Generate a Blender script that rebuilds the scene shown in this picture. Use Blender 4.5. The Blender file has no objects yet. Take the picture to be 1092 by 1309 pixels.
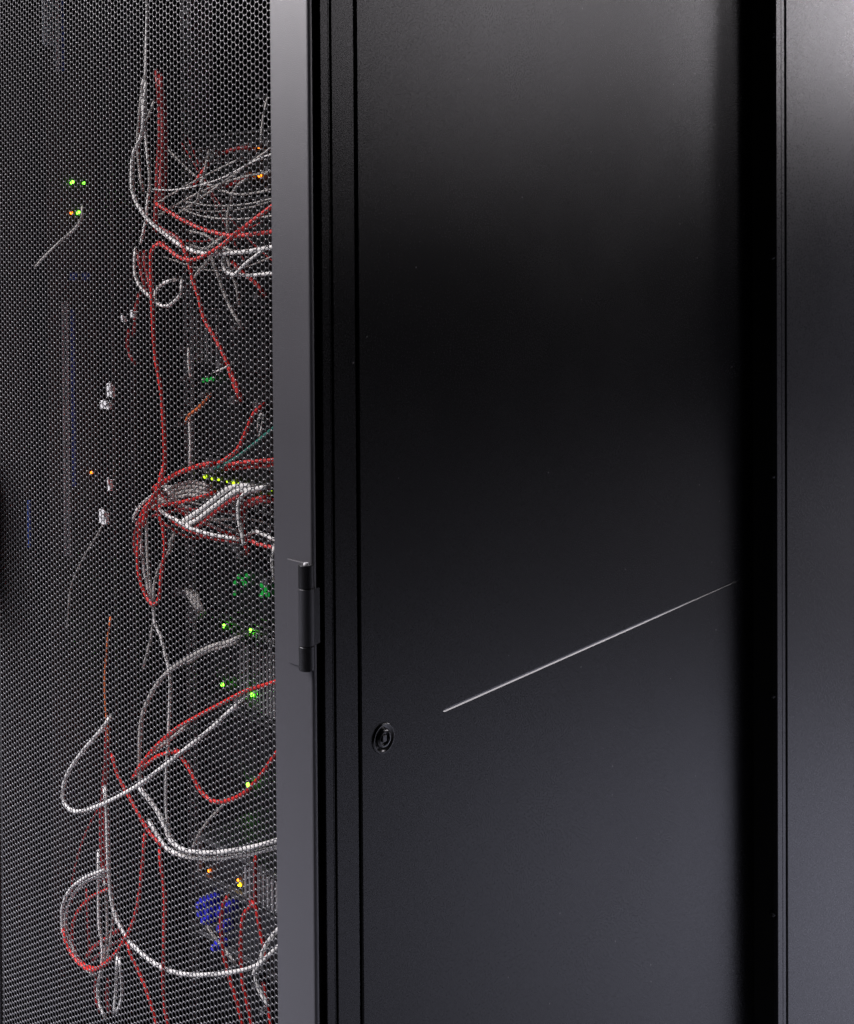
import bpy, bmesh, math, random
import numpy as np
from mathutils import Vector, Matrix

random.seed(7)
sc = bpy.context.scene
col = sc.collection

# ------------------------------------------------------------------ camera
W, H = 1092.0, 1309.0            # frame of the photograph
F = 1653.0                       # focal length in its pixels
PX, PY = 546.0, 340.0            # principal point (shifted lens)
PITCH, ROLL = math.radians(0.9), 0.0064
EYE = Vector((0, 0, 1.5))
fw = Vector((0, math.cos(PITCH), -math.sin(PITCH)))
r0 = Vector((1, 0, 0)); u0 = Vector((0, math.sin(PITCH), math.cos(PITCH)))
rt = r0 * math.cos(ROLL) - u0 * math.sin(ROLL)
up = u0 * math.cos(ROLL) + r0 * math.sin(ROLL)
cd = bpy.data.cameras.new("camera"); cam = bpy.data.objects.new("camera", cd); col.objects.link(cam)
M = Matrix((rt, up, -fw)).transposed().to_4x4(); M.translation = EYE
cam.matrix_world = M
cd.sensor_fit = 'HORIZONTAL'; cd.sensor_width = 36.0; cd.lens = 36.0 * F / W
cd.shift_y = -(H / 2 - PY) / W
cd.clip_start = 0.05; cd.clip_end = 100
sc.camera = cam

# ------------------------------------------------------------------ world, lamps, exposure
wd = bpy.data.worlds.new("World"); sc.world = wd; wd.use_nodes = True
bg = wd.node_tree.nodes["Background"]
bg.inputs[0].default_value = (0.55, 0.58, 0.66, 1); bg.inputs[1].default_value = 0.0025
sc.view_settings.view_transform = 'Standard'; sc.view_settings.look = 'None'
sc.view_settings.exposure = 0.0; sc.view_settings.gamma = 1.0

def lamp(name, loc, target, sx, sy, power, color=(1, 0.95, 0.99), spread=180, rz=None):
    d = bpy.data.lights.new(name, 'AREA'); d.shape = 'RECTANGLE'; d.size = sx; d.size_y = sy
    d.energy = power; d.color = color; d.spread = math.radians(spread)
    o = bpy.data.objects.new(name, d); col.objects.link(o)
    o.location = loc
    o.rotation_euler = ((Vector(target) - Vector(loc) if target else Vector((0, 0, -1)))).to_track_quat('-Z', 'Y').to_euler()
    if rz is not None: o.rotation_euler = (0, 0, math.radians(rz))     # hung level, long side turned by rz
    return o
lamp("aisle_lamp", (-4.2, 1.15, 2.9), (-1.2, 1.1, 1.0), 1.4, 0.5, 59)
lamp("aisle_lamp", (-1.9, 0.5, 2.9), (-0.5, 1.1, 0.9), 0.5, 1.2, 45)
lamp("mesh_glint_light", (-2.5, 1.55, 2.9), (-0.3, 1.3, 1.2), 0.8, 0.8, 75)  # added lamp, angled so the mesh hole edges glint
lamp("unseen_sheen_lamp", (8.2, 2.1, 2.9), None, 8.0, 1.0, 160, (0.99, 0.93, 1.0), rz=8)
lamp("unseen_sheen_lamp", (7.2, 5.4, 2.9), None, 7.0, 1.0, 330, (0.99, 0.94, 1.0), rz=30)
lamp("unseen_sheen_lamp", (4.25, 2.05, 2.9), None, 2.0, 0.26, 28, rz=50)  # added strip light, turned to lay a highlight along the panel groove
lamp("floor_fill_light", (1.9, 1.9, 2.9), (1.9, 1.91, 0), 1.4, 0.8, 140, (0.88, 0.875, 1.0), 80)  # added light, kept narrow to brighten only the floor mirrored in the side panel
lamp("floor_fill_light", (-2.1, 1.2, 2.9), (-2.1, 1.21, 0), 1.4, 0.8, 165, (0.91, 0.90, 1.0), 84)  # added light on the left floor, lifts the reflection low on the door

# ------------------------------------------------------------------ rack frame of reference
XL = Vector((1761, -1653, 0)).normalized()       # along the door, towards the corner
YL = Vector((1653, 1761, 0)).normalized()        # into the rack
def ray(px, py):
    return (fw + rt * ((px - PX) / F) + up * ((PY - py) / F))
d0 = ray(399, 654)
CORNER = EYE + d0 * (1.119 / d0.y); CORNER.z = 0
ROT = Matrix((XL, YL, Vector((0, 0, 1)))).transposed()
RT_INV = ROT.transposed()
eye_l = RT_INV @ (EYE - CORNER)
def on_y(px, py, y):
    """local point where the sight line of a photo pixel meets the plane y = const (parallel to the door)"""
    d = RT_INV @ ray(px, py); t = (y - eye_l.y) / d.y
    return eye_l + d * t
def on_x(px, py, x):
    """same for a plane parallel to the side panel"""
    d = RT_INV @ ray(px, py); t = (x - eye_l.x) / d.x
    return eye_l + d * t

# ------------------------------------------------------------------ materials
def mat(name, color, rough=0.45, metal=0.0, bump=0.0, bscale=900.0, spec=0.5, var=0.0, rvar=0.0, wear=0.0):
    m = bpy.data.materials.new(name); m.use_nodes = True
    nt = m.node_tree; N = nt.nodes; L = nt.links
    b = N["Principled BSDF"]
    b.inputs["Base Color"].default_value = (*color, 1); b.inputs["Roughness"].default_value = rough
    b.inputs["Metallic"].default_value = metal; b.inputs["Specular IOR Level"].default_value = spec
    tc = N.new("ShaderNodeTexCoord")
    if bump > 0:
        nz = N.new("ShaderNodeTexNoise"); nz.inputs["Scale"].default_value = bscale; nz.inputs["Detail"].default_value = 2
        bp = N.new("ShaderNodeBump"); bp.inputs["Strength"].default_value = bump; bp.inputs["Distance"].default_value = 0.0006
        L.new(tc.outputs["Object"], nz.inputs["Vector"]); L.new(nz.outputs["Fac"], bp.inputs["Height"])
        L.new(bp.outputs["Normal"], b.inputs["Normal"])
    if var > 0 or wear > 0:
        nz = N.new("ShaderNodeTexNoise"); nz.inputs["Scale"].default_value = 7.0; nz.inputs["Detail"].default_value = 6
        L.new(tc.outputs["Object"], nz.inputs["Vector"])
        mr = N.new("ShaderNodeMapRange"); mr.inputs["From Min"].default_value = 0.3; mr.inputs["From Max"].default_value = 0.7
        mr.inputs["To Min"].default_value = 1 - var; mr.inputs["To Max"].default_value = 1 + var
        L.new(nz.outputs["Fac"], mr.inputs["Value"])
        mx = N.new("ShaderNodeMix"); mx.data_type = 'RGBA'; mx.blend_type = 'MULTIPLY'; mx.inputs["Factor"].default_value = 1
        mx.inputs["A"].default_value = (*color, 1); L.new(mr.outputs["Result"], mx.inputs["B"])
        last = mx.outputs["Result"]
        if wear > 0:                                   # sparse dust specks
            vo = N.new("ShaderNodeTexVoronoi"); vo.inputs["Scale"].default_value = 34.0
            L.new(tc.outputs["Object"], vo.inputs["Vector"])
            lt = N.new("ShaderNodeMath"); lt.operation = 'LESS_THAN'; lt.inputs[1].default_value = 0.03
            L.new(vo.outputs["Distance"], lt.inputs[0])
            m2 = N.new("ShaderNodeMix"); m2.data_type = 'RGBA'; m2.inputs["B"].default_value = (0.35, 0.34, 0.33, 1)
            ml = N.new("ShaderNodeMath"); ml.operation = 'MULTIPLY'; ml.inputs[1].default_value = wear
            L.new(lt.outputs[0], ml.inputs[0]); L.new(ml.outputs[0], m2.inputs["Factor"]); L.new(last, m2.inputs["A"])
            last = m2.outputs["Result"]
        L.new(last, b.inputs["Base Color"])
    if rvar > 0:
        n2 = N.new("ShaderNodeTexNoise"); n2.inputs["Scale"].default_value = 3.5; n2.inputs["Detail"].default_value = 5
        L.new(tc.outputs["Object"], n2.inputs["Vector"])
        m3 = N.new("ShaderNodeMapRange"); m3.inputs["To Min"].default_value = rough - rvar; m3.inputs["To Max"].default_value = rough + rvar
        L.new(n2.outputs["Fac"], m3.inputs["Value"]); 
        n3 = N.new("ShaderNodeTexNoise"); n3.inputs["Scale"].default_value = 620.0; n3.inputs["Detail"].default_value = 1
        m4 = N.new("ShaderNodeMapRange"); m4.inputs["From Min"].default_value = 0.3; m4.inputs["From Max"].default_value = 0.7
        m4.inputs["To Min"].default_value = -0.035; m4.inputs["To Max"].default_value = 0.035
        ad = N.new("ShaderNodeMath"); ad.operation = 'ADD'
        L.new(tc.outputs["Object"], n3.inputs["Vector"]); L.new(n3.outputs["Fac"], m4.inputs["Value"])
        L.new(m3.outputs["Result"], ad.inputs[0]); L.new(m4.outputs["Result"], ad.inputs[1]); L.new(ad.outputs[0], b.inputs["Roughness"])
    return m
def glow(name, color, strength):
    m = bpy.data.materials.new(name); m.use_nodes = True
    b = m.node_tree.nodes["Principled BSDF"]
    b.inputs["Base Color"].default_value = (*color, 1)
    b.inputs["Emission Color"].default_value = (*color, 1); b.inputs["Emission Strength"].default_value = strength
    return m
M_DOOR = mat("charcoal_powder_coat", (0.045, 0.044, 0.049), 0.38, bump=0.3, bscale=1300, var=0.05, rvar=0.06)
M_MESH = mat("grey_mesh_coat", (0.06, 0.059, 0.062), 0.27, spec=0.8)
M_PANEL = mat("black_powder_coat", (0.0022, 0.0022, 0.0026), 0.26, bump=0.15, bscale=1300, var=0.08, rvar=0.06, wear=0.5, spec=0.3)
M_GROOVE = mat("smooth_black_groove", (0.006, 0.006, 0.007), 0.17, spec=0.7)
M_BLACK = mat("black_trim", (0.003, 0.003, 0.003), 0.6, spec=0.2)
M_NEXT = mat("grey_cabinet_coat", (0.012, 0.012, 0.0135), 0.29, bump=0.15, bscale=1300, var=0.05, rvar=0.04, spec=0.3)
M_HINGE = mat("dark_hinge_steel", (0.011, 0.011, 0.012), 0.27, metal=0.0, bump=0.2)
M_HINGE2 = mat("hinge_sleeve_paint", (0.022, 0.022, 0.025), 0.4, bump=0.3)
M_LOCK = mat("black_lock_plastic", (0.012, 0.012, 0.012), 0.17, spec=0.9)
M_STEEL = mat("zinc_steel", (0.42, 0.42, 0.43), 0.45, metal=0.15, var=0.2)
M_DARK = mat("dark_interior_paint", (0.006, 0.006, 0.0065), 0.7, var=0.2)
M_CHASSIS = mat("black_chassis", (0.014, 0.014, 0.0155), 0.5, var=0.2)
M_LIP = mat("chassis_edge_paint", (0.10, 0.10, 0.105), 0.4, var=0.2)
M_BAY = mat("drive_bay_plastic", (0.028, 0.028, 0.031), 0.35, var=0.25)
M_GREYBEZ = mat("grey_bezel", (0.38, 0.38, 0.39), 0.5, var=0.2)
M_STRIPE = mat("pale_stripe", (0.60, 0.68, 0.74), 0.5, var=0.15)
M_PLUG = mat("clear_plug_plastic", (0.30, 0.30, 0.31), 0.25, var=0.2)
M_WHITE = mat("white_cable", (0.78, 0.765, 0.73), 0.45, var=0.06)
M_GREY = mat("grey_cable", (0.42, 0.40, 0.37), 0.5, var=0.1)
M_RED = mat("red_cable", (0.62, 0.011, 0.006), 0.5, var=0.1)
M_SHADED_RED = mat("shaded_red_cable", (0.30, 0.008, 0.008), 0.45, var=0.1)  # red jacket darkened in colour for the shade deep in the rack
M_ORANGE = mat("orange_cable", (0.75, 0.16, 0.03), 0.45)
M_TEAL = mat("teal_cable", (0.01, 0.16, 0.12), 0.45)
M_BLUE = mat("blue_plastic", (0.05, 0.055, 0.85), 0.4)
M_DBLUE = mat("dark_blue_strip", (0.05, 0.13, 0.62), 0.5)
M_LABEL = mat("white_label", (0.8, 0.8, 0.8), 0.5)
M_FLOOR = mat("raised_floor_tile", (0.11, 0.112, 0.125), 0.7, var=0.08, spec=0.15)
M_GREEN = glow("green_led", (0.18, 1.0, 0.03), 9.0)
M_AMBER = glow("amber_led", (1.0, 0.20, 0.008), 5.0)
M_YEL = glow("yellow_led", (0.55, 0.85, 0.02), 1.8)
M_YELA = glow("yellow_amber_led", (1.0, 0.62, 0.01), 9.0)
M_DGREEN = glow("dim_green_glow", (0.02, 0.6, 0.08), 0.3)

# ------------------------------------------------------------------ mesh helpers
def link(name, me, m, parent=None, **props):
    me.name = name
    o = bpy.data.objects.new(name, me); col.objects.link(o)
    if m is not None and (len(me.materials) == 0 or me.materials[0] != m): me.materials.append(m)
    if parent is not None: o.parent = parent
    for k, v in props.items(): o[k] = v
    return o
def from_bm(bm, smooth=False):
    me = bpy.data.meshes.new("m")
    bmesh.ops.recalc_face_normals(bm, faces=bm.faces[:])
    if smooth:
        for f in bm.faces: f.smooth = True
    bm.to_mesh(me); bm.free(); return me
def box(bm, a, b, bev=0.0, seg=2):
    """box between corners a and b, edges optionally rounded"""
    x0, y0, z0 = (min(a[i], b[i]) for i in range(3)); x1, y1, z1 = (max(a[i], b[i]) for i in range(3))
    r = bmesh.ops.create_cube(bm, size=1)
    for v in r['verts']:
        v.co = Vector(((x0 + x1) / 2 + v.co.x * (x1 - x0), (y0 + y1) / 2 + v.co.y * (y1 - y0), (z0 + z1) / 2 + v.co.z * (z1 - z0)))
    if bev > 0:
        es = list({e for v in r['verts'] for e in v.link_edges})
        bmesh.ops.bevel(bm, geom=es, offset=bev, segments=seg, affect='EDGES', profile=0.5)
def boxes(*args, bev=0.0, seg=2):
    bm = bmesh.new()
    for a, b in args: box(bm, a, b, bev, seg)
    return from_bm(bm)
def lathe(bm, prof, c, axis, n=32):
    """profile (radius, height) turned round an axis through c"""
    ax = Vector(axis).normalized(); s = ax.orthogonal().normalized(); t = ax.cross(s)
    rings = []
    for r, h in prof:
        if r < 1e-6: rings.append([bm.verts.new(Vector(c) + ax * h)])
        else: rings.append([bm.verts.new(Vector(c) + ax * h + (s * math.cos(2 * math.pi * k / n) + t * math.sin(2 * math.pi * k / n)) * r) for k in range(n)])
    for A, B in zip(rings, rings[1:]):
        for k in range(n):
            if len(A) == 1: bm.faces.new((A[0], B[k], B[(k + 1) % n]))
            elif len(B) == 1: bm.faces.new((A[k], A[(k + 1) % n], B[0]))
            else: bm.faces.new((A[k], A[(k + 1) % n], B[(k + 1) % n], B[k]))
def spline(pts, step=0.006):
    """Catmull-Rom through the points"""
    P = [pts[0] * 2 - pts[1]] + pts + [pts[-1] * 2 - pts[-2]]
    out = []
    for i in range(1, len(P) - 2):
        a, b, c, d = P[i - 1], P[i], P[i + 1], P[i + 2]
        n = max(2, min(24, int((c - b).length / step)))
        # centripetal-ish tangents, limited by the chord
        m1 = (c - a) * 0.5; m2 = (d - b) * 0.5; L = (c - b).length
        if m1.length > 1.2 * L: m1 *= 1.2 * L / m1.length
        if m2.length > 1.2 * L: m2 *= 1.2 * L / m2.length
        for k in range(n):
            t = k / n; t2 = t * t; t3 = t2 * t
            out.append(b * (2 * t3 - 3 * t2 + 1) + m1 * (t3 - 2 * t2 + t) + c * (-2 * t3 + 3 * t2) + m2 * (t3 - t2))
    out.append(P[-2].copy()); return out
def tube(bm, path, r, n=8):
    t = (path[1] - path[0]).normalized(); s = t.orthogonal().normalized()
    prev = None
    for i, p in enumerate(path):
        t = (path[min(i + 1, len(path) - 1)] - path[max(i - 1, 0)])
        t = t.normalized() if t.length > 1e-9 else Vector((0, 0, 1))
        s = (s - t * s.dot(t))
        s = s.normalized() if s.length > 1e-6 else t.orthogonal().normalized()
        q = t.cross(s)
        ring = [bm.verts.new(p + (s * math.cos(2 * math.pi * k / n) + q * math.sin(2 * math.pi * k / n)) * r) for k in range(n)]
        if prev:
            for k in range(n): bm.faces.new((prev[k], prev[(k + 1) % n], ring[(k + 1) % n], ring[k]))
        else: bm.faces.new(ring[::-1])
        prev = ring
    bm.faces.new(prev)
def thing(name, label, cat, loc=(0, 0, 0), group=None):
    o = bpy.data.objects.new(name, None); col.objects.link(o); o.empty_display_size = 0.05
    o.matrix_world = Matrix.Translation(CORNER + ROT @ Vector(loc)) @ ROT.to_4x4()
    o['label'] = label; o['category'] = cat
    if group: o['group'] = group
    return o
def tag(o, label, cat, group=None):
    o.matrix_world = Matrix.Translation(CORNER) @ ROT.to_4x4()
    o['label'] = label; o['category'] = cat
    if group: o['group'] = group
    return o

# ------------------------------------------------------------------ floor
bm = bmesh.new(); box(bm, (-6, -6, -0.05), (8, 8, 0.0)); 
fl = link("floor", from_bm(bm), M_FLOOR, kind='structure')

# ------------------------------------------------------------------ server cabinet
ZT, ZB = 2.02, 0.03
DOORT = 0.0056
x_mesh = on_y(349, 654, 0.0).x                  # where the frame stile meets the mesh
v = {k: on_x(k, 654, 0.0).y for k in (405, 414, 416, 424, 428, 456, 460)}
V_STRIP0, V_STRIP1, V_POST0, V_POST1, V_PAN0 = v[414], v[424], v[428], v[456], v[460]
V_C = on_x(963, 654, 0.0).y                     # where the next cabinet steps out
print("door stile", x_mesh, "side marks", v, "panel end", V_C, "eye", eye_l)
RW = 0.60; XI = -RW
cab = thing("server_cabinet", "tall black server cabinet with perforated mesh door and plain black side", "cabinet")

# door: stiles and rails, rounded edges, in one frame mesh
DT, DB = ZT - 0.01, 0.06
door = link("door", boxes(((x_mesh, 0, DB), (-0.0005, DOORT, DT)), bev=0.0022, seg=3), M_DOOR, cab)
stile = boxes(((XI + 0.002, 0, DB), (XI + 0.045, DOORT, DT)), bev=0.0022, seg=3)
link("door_stile", stile, M_DOOR, door)
for z0, z1 in ((DB, DB + 0.06), (DT - 0.06, DT)):
    link("door_rail", boxes(((XI + 0.0455, 0.0006, z0), (x_mesh - 0.0005, DOORT, z1)), bev=0.002), M_DOOR, door)

def perforated(x0, x1, z0, z1, y, thick, p=0.0065, open_=0.416, ch=0.00036, n=12):
    """punched steel sheet: hexagonal cells in columns, each with a rounded, chamfered hole"""
    dx = p * math.sqrt(3) / 2; R = p / math.sqrt(3)
    nc = int((x1 - x0) / dx); nr = int((z1 - z0) / p)
    ci, ri = np.meshgrid(np.arange(nc), np.arange(nr), indexing='ij')
    cx = (x1 - dx * 0.5 - ci * dx).ravel(); cz = (z0 + ri * p + (ci % 2) * p / 2).ravel()
    ncell = cx.size
    ah = np.arange(6) * math.pi / 3
    hex_ = np.stack([R * np.cos(ah), R * np.sin(ah)], 1)
    ao = np.arange(n) * 2 * math.pi / n
    rad = p * open_
    # between a hexagon and a circle
    hexr = rad / np.cos((ao % (math.pi / 3)) - math.pi / 6)
    rr = 0.5 * hexr + 0.5 * rad * 1.03
    hole = np.stack([rr * np.cos(ao), rr * np.sin(ao)], 1)
    big = hole * (rad + ch) / rad
    T = [(hex_, y), (big, y), (hole, y + ch * 0.6), (hole, y + thick), (hex_, y + thick)]
    vs = []
    for ring, yy in T:
        for a, b in ring: vs.append((a, yy, b))
    vs = np.array(vs); nv = len(vs)
    o0, o1, o2, o3, o4 = 0, 6, 6 + n, 6 + 2 * n, 6 + 3 * n
    tri = []
    k = n // 6
    for s, (ho, bo, flip) in enumerate(((o0, o1, False), (o4, o3, True))):
        for j in range(6):
            j2 = (j + 1) % 6
            fs = [(ho + j, ho + j2, bo + ((j + 1) * k) % n)]
            for q in range(k):
                fs.append((ho + j, bo + (j * k + q + 1) % n, bo + (j * k + q) % n))
            for f in fs: tri.append(f if not flip else f[::-1])
    for a, b in ((o1, o2), (o2, o3)):
        for q in range(n):
            q2 = (q + 1) % n
            tri.append((a + q, a + q2, b + q2)); tri.append((a + q, b + q2, b + q))
    tri = np.array(tri)[:, ::-1]
    V = vs[None] + np.stack([cx, np.zeros(ncell), cz], 1)[:, None, :]
    V = V.reshape(-1, 3)
    Fc = (tri[None] + (np.arange(ncell) * nv)[:, None, None]).reshape(-1, 3)
    # weld the cell borders
    key = np.round(V / 2e-5).astype(np.int64)
    key = (key[:, 0] + 200000) * 4000003 + key[:, 2] * 4001 + key[:, 1]
    _, first, inv = np.unique(key, return_index=True, return_inverse=True)
    V = V[first]; Fc = inv[Fc]
    me = bpy.data.meshes.new("m")
    me.vertices.add(len(V)); me.vertices.foreach_set("co", V.astype(np.float32).ravel())
    me.loops.add(Fc.size); me.loops.foreach_set("vertex_index", Fc.astype(np.int32).ravel())
    me.polygons.add(len(Fc)); me.polygons.foreach_set("loop_start", (np.arange(len(Fc)) * 3).astype(np.int32))
    me.update(calc_edges=True); me.validate()
    return me
MZ0, MZ1 = 0.47, 1.82
link("perforated_panel", perforated(XI + 0.04, x_mesh + 0.004, MZ0, MZ1, 0.0035, 0.00055), M_MESH, door, kind='stuff')
link("blank_plate", boxes(((XI + 0.0455, 0.004, DB + 0.0605), (x_mesh - 0.0005, 0.006, MZ0 - 0.003))), M_DOOR, door)
link("blank_plate", boxes(((XI + 0.0455, 0.004, MZ1 + 0.003), (x_mesh - 0.0005, 0.006, DT - 0.0605))), M_DOOR, door)

# hinge on the corner stile
hz1, hz0 = on_y(390, 722, -0.006).z, on_y(390, 857, -0.006).z
zm1, zm0 = on_y(392, 753, -0.006).z, on_y(392, 826, -0.006).z
kx0, kx1 = on_y(385, 760, -0.004).x, on_y(398.5, 760, -0.004).x
kr = (kx1 - kx0) / 2; kc = (kx0 + kx1) / 2
lx = on_y(369, 725, 0).x
hinge = link("hinge", boxes(((lx, -0.0019, hz0), (kc, -0.0001, hz1)), bev=0.0004), M_DOOR, door)
def knuckle(z0, z1):
    bm = bmesh.new()
    lathe(bm, [(kr * 0.42, 0.004), (kr * 0.45, 0), (kr * 0.92, 0), (kr, 0.0005), (kr, z1 - z0 - 0.0005), (kr * 0.92, z1 - z0), (kr * 0.45, z1 - z0), (kr * 0.42, z1 - z0 - 0.004)],
          (kc, -kr * 0.6, z0), (0, 0, 1), 28)
    return from_bm(bm, False)
def shade(o, ang=0.6):
    me = o.data
    for p in me.polygons: p.use_smooth = True
    bm = bmesh.new(); bm.from_mesh(me)
    for e in bm.edges:
        if len(e.link_faces) == 2 and e.calc_face_angle(0) > ang: e.smooth = False
    bm.to_mesh(me); bm.free()
for a, b in ((zm1 + 0.0004, hz1), (hz0, zm0 - 0.0004)):
    shade(link("knuckle", knuckle(a, b), M_HINGE, hinge))
shade(link("knuckle", knuckle(zm0, zm1), M_HINGE2, hinge))
bm = bmesh.new(); lathe(bm, [(0, -0.001), (kr * 0.36, -0.001), (kr * 0.36, hz1 - hz0 + 0.0006), (kr * 0.28, hz1 - hz0 + 0.0014), (0, hz1 - hz0 + 0.0014)], (kc, -kr * 0.6, hz0), (0, 0, 1), 20)
shade(link("hinge_pin", from_bm(bm), M_STEEL, hinge))
# body leaf wraps round the door edge onto the cabinet
link("hinge_leaf", boxes(((kc + kr * 0.3, -0.0016, zm0 + 0.0006), (0.0016, -0.0002, zm1 - 0.0006)), ((0.0002, -0.0016, zm0 + 0.0006), (0.0016, DOORT + 0.0012, zm1 - 0.0006))), M_HINGE, hinge)

# swing handle on the far stile, its grip standing off the mesh
hx = XI + 0.024
handle = link("handle", boxes(((hx - 0.016, -0.012, 1.10), (hx + 0.016, -0.0002, 1.33)), bev=0.004, seg=3), M_BLACK, door)
link("grip", boxes(((hx - 0.012, -0.052, 1.13), (hx + 0.030, -0.030, 1.28)), ((hx - 0.010, -0.031, 1.25), (hx + 0.010, -0.0121, 1.28)), bev=0.004, seg=3), M_BLACK, handle)

# side of the body
link("gap_seal", boxes(((-0.02, DOORT + 0.0004, 0.05), (-0.0075, V_STRIP0 - 0.0004, DT))), M_BLACK, cab)
link("edge_strip", boxes(((-0.03, V_STRIP0, ZB), (-0.0002, V_STRIP1, ZT)), bev=0.0006), M_PANEL, cab)
link("gap_seal", boxes(((-0.03, V_STRIP1, ZB), (-0.0035, V_STRIP1 + 0.0012, ZT))), M_BLACK, cab)
link("edge_bead", boxes(((-0.03, V_STRIP1 + 0.0012, ZB), (-0.0014, V_STRIP1 + 0.0026, ZT)), bev=0.0003), M_PANEL, cab)
link("gap_seal", boxes(((-0.03, V_STRIP1 + 0.0026, ZB), (-0.0035, V_POST0, ZT))), M_BLACK, cab)
link("corner_post", boxes(((-0.03, V_POST0, ZB), (0.0, V_POST1, ZT)), bev=0.0006), M_PANEL, cab)
link("gap_seal", boxes(((-0.03, V_POST1, ZB), (-0.006, V_PAN0, ZT))), M_BLACK, cab)

# side panel with its pressed diagonal groove
def grooved_panel():
    bm = bmesh.new()
    y0, y1, z0, z1 = V_PAN0, V_C + 0.05, ZB, ZT
    A = on_x(567, 909, 0.0); B = on_x(946, 741, 0.0)
    A = Vector((0, A.y, A.z)); B = Vector((0, B.y, B.z))
    t = (B - A).normalized(); s = Vector((0, -t.z, t.y))     # s points up the slope
    hw = 0.0016
    fs = [0, 0.0004, 0.0012, 0.003, 0.006, 0.010, 0.018] + [0.03 + 0.97 * i / 34 for i in range(35)]
    n = len(fs) - 1; rim_u, rim_d, mid = [], [], []
    L = (B - A).length
    for i in range(n + 1):
        f = fs[i]
        w = hw * min(1.0, math.sqrt(max(0.0, 1 - max(0, (0.0035 - f * L)) ** 2 / 0.0035 ** 2)) + 0.0) * (1.0 if f < 0.55 else 1 - 0.65 * (f - 0.55) / 0.45)
        if i in (0, n): w = 0
        p = A + t * (f * L)
        rim_u.append(p + s * w); rim_d.append(p - s * w)
        mid.append(p + s * (-w * 0.2) + Vector((-w * 0.5, 0, 0)))
    def V(p): return bm.verts.new(p)
    ru = [V(p) for p in rim_u]; rd = [ru[0]] + [V(p) for p in rim_d[1:-1]] + [ru[-1]]
    md = [ru[0]] + [V(p) for p in mid[1:-1]] + [ru[-1]]
    bev = 0.0012
    inner = [V(Vector((0, a, b))) for a, b in ((y0 + bev, z0 + bev), (y1, z0 + bev), (y1, z1 - bev), (y0 + bev, z1 - bev))]
    # flat face split above and below the groove
    loop_up = [ru[i] for i in range(n + 1)]
    loop_dn = [rd[i] for i in range(n + 1)]
    # left column, right column, above, below as n-gons
    aL_t, aL_b = V(Vector((0, A.y, z1 - bev))), V(Vector((0, A.y, z0 + bev)))
    bR_t, bR_b = V(Vector((0, B.y, z1 - bev))), V(Vector((0, B.y, z0 + bev)))
    bm.faces.new([inner[0], aL_b, ru[0], aL_t, inner[3]])
    bm.faces.new([bR_b, inner[1], inner[2], bR_t, ru[-1]])
    bm.faces.new([aL_t] + loop_up + [bR_t]); bm.faces.new([aL_b] + loop_dn + [bR_b])
    for i in range(n):
        for P, Q in ((ru, md), (md, rd)):
            f = [P[i], P[i + 1], Q[i + 1], Q[i]]
            g = []
            for x in f:
                if x not in g: g.append(x)
            if len(g) >= 3: bm.faces.new(g).material_index = 1
    # turned front edge and thickness
    e0, e1 = V(Vector((-bev, y0, z0))), V(Vector((-bev, y0, z1)))
    k0, k1 = V(Vector((-0.012, y0, z0))), V(Vector((-0.012, y0, z1)))
    bm.faces.new([inner[0], inner[3], e1, e0]); bm.faces.new([e0, e1, k1, k0])
    m0, m1 = V(Vector((-0.012, y1, z0))), V(Vector((-0.012, y1, z1)))
    bm.faces.new([k0, k1, m1, m0])
    bmesh.ops.triangulate(bm, faces=[f for f in bm.faces if len(f.verts) > 4])
    return from_bm(bm)
pan = link("side_panel", grooved_panel(), M_PANEL, cab); pan.data.materials.append(M_GROOVE)

# quarter-turn lock: dished plastic escutcheon, cylinder, square key nub
LK = on_x(490, 943.5, 0.0); rL = 0.0140
bm = bmesh.new()
lathe(bm, [(rL, -0.001), (rL, 0.0006), (rL - 0.0006, 0.0016), (rL - 0.0013, 0.0018), (rL - 0.0024, 0.0012), (rL - 0.0040, 0.0003), (0.0, 0.0002)], (0, LK.y, LK.z), (1, 0, 0), 48)
lock = link("lock", from_bm(bm), M_LOCK, pan); shade(lock, 0.9)
bm = bmesh.new()
lathe(bm, [(0.0088, 0.0), (0.0088, 0.0014), (0.0074, 0.0029), (0.0062, 0.0030), (0.0056, 0.0020), (0.0054, 0.0004), (0, 0.0004)], (0, LK.y, LK.z), (1, 0, 0), 40)
shade(link("lock_ring", from_bm(bm), M_LOCK, lock), 0.9)
link("key_nub", boxes(((0.0004, LK.y - 0.003, LK.z - 0.0032), (0.0024, LK.y + 0.003, LK.z + 0.0032)), bev=0.0008), M_LOCK, lock)

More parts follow.
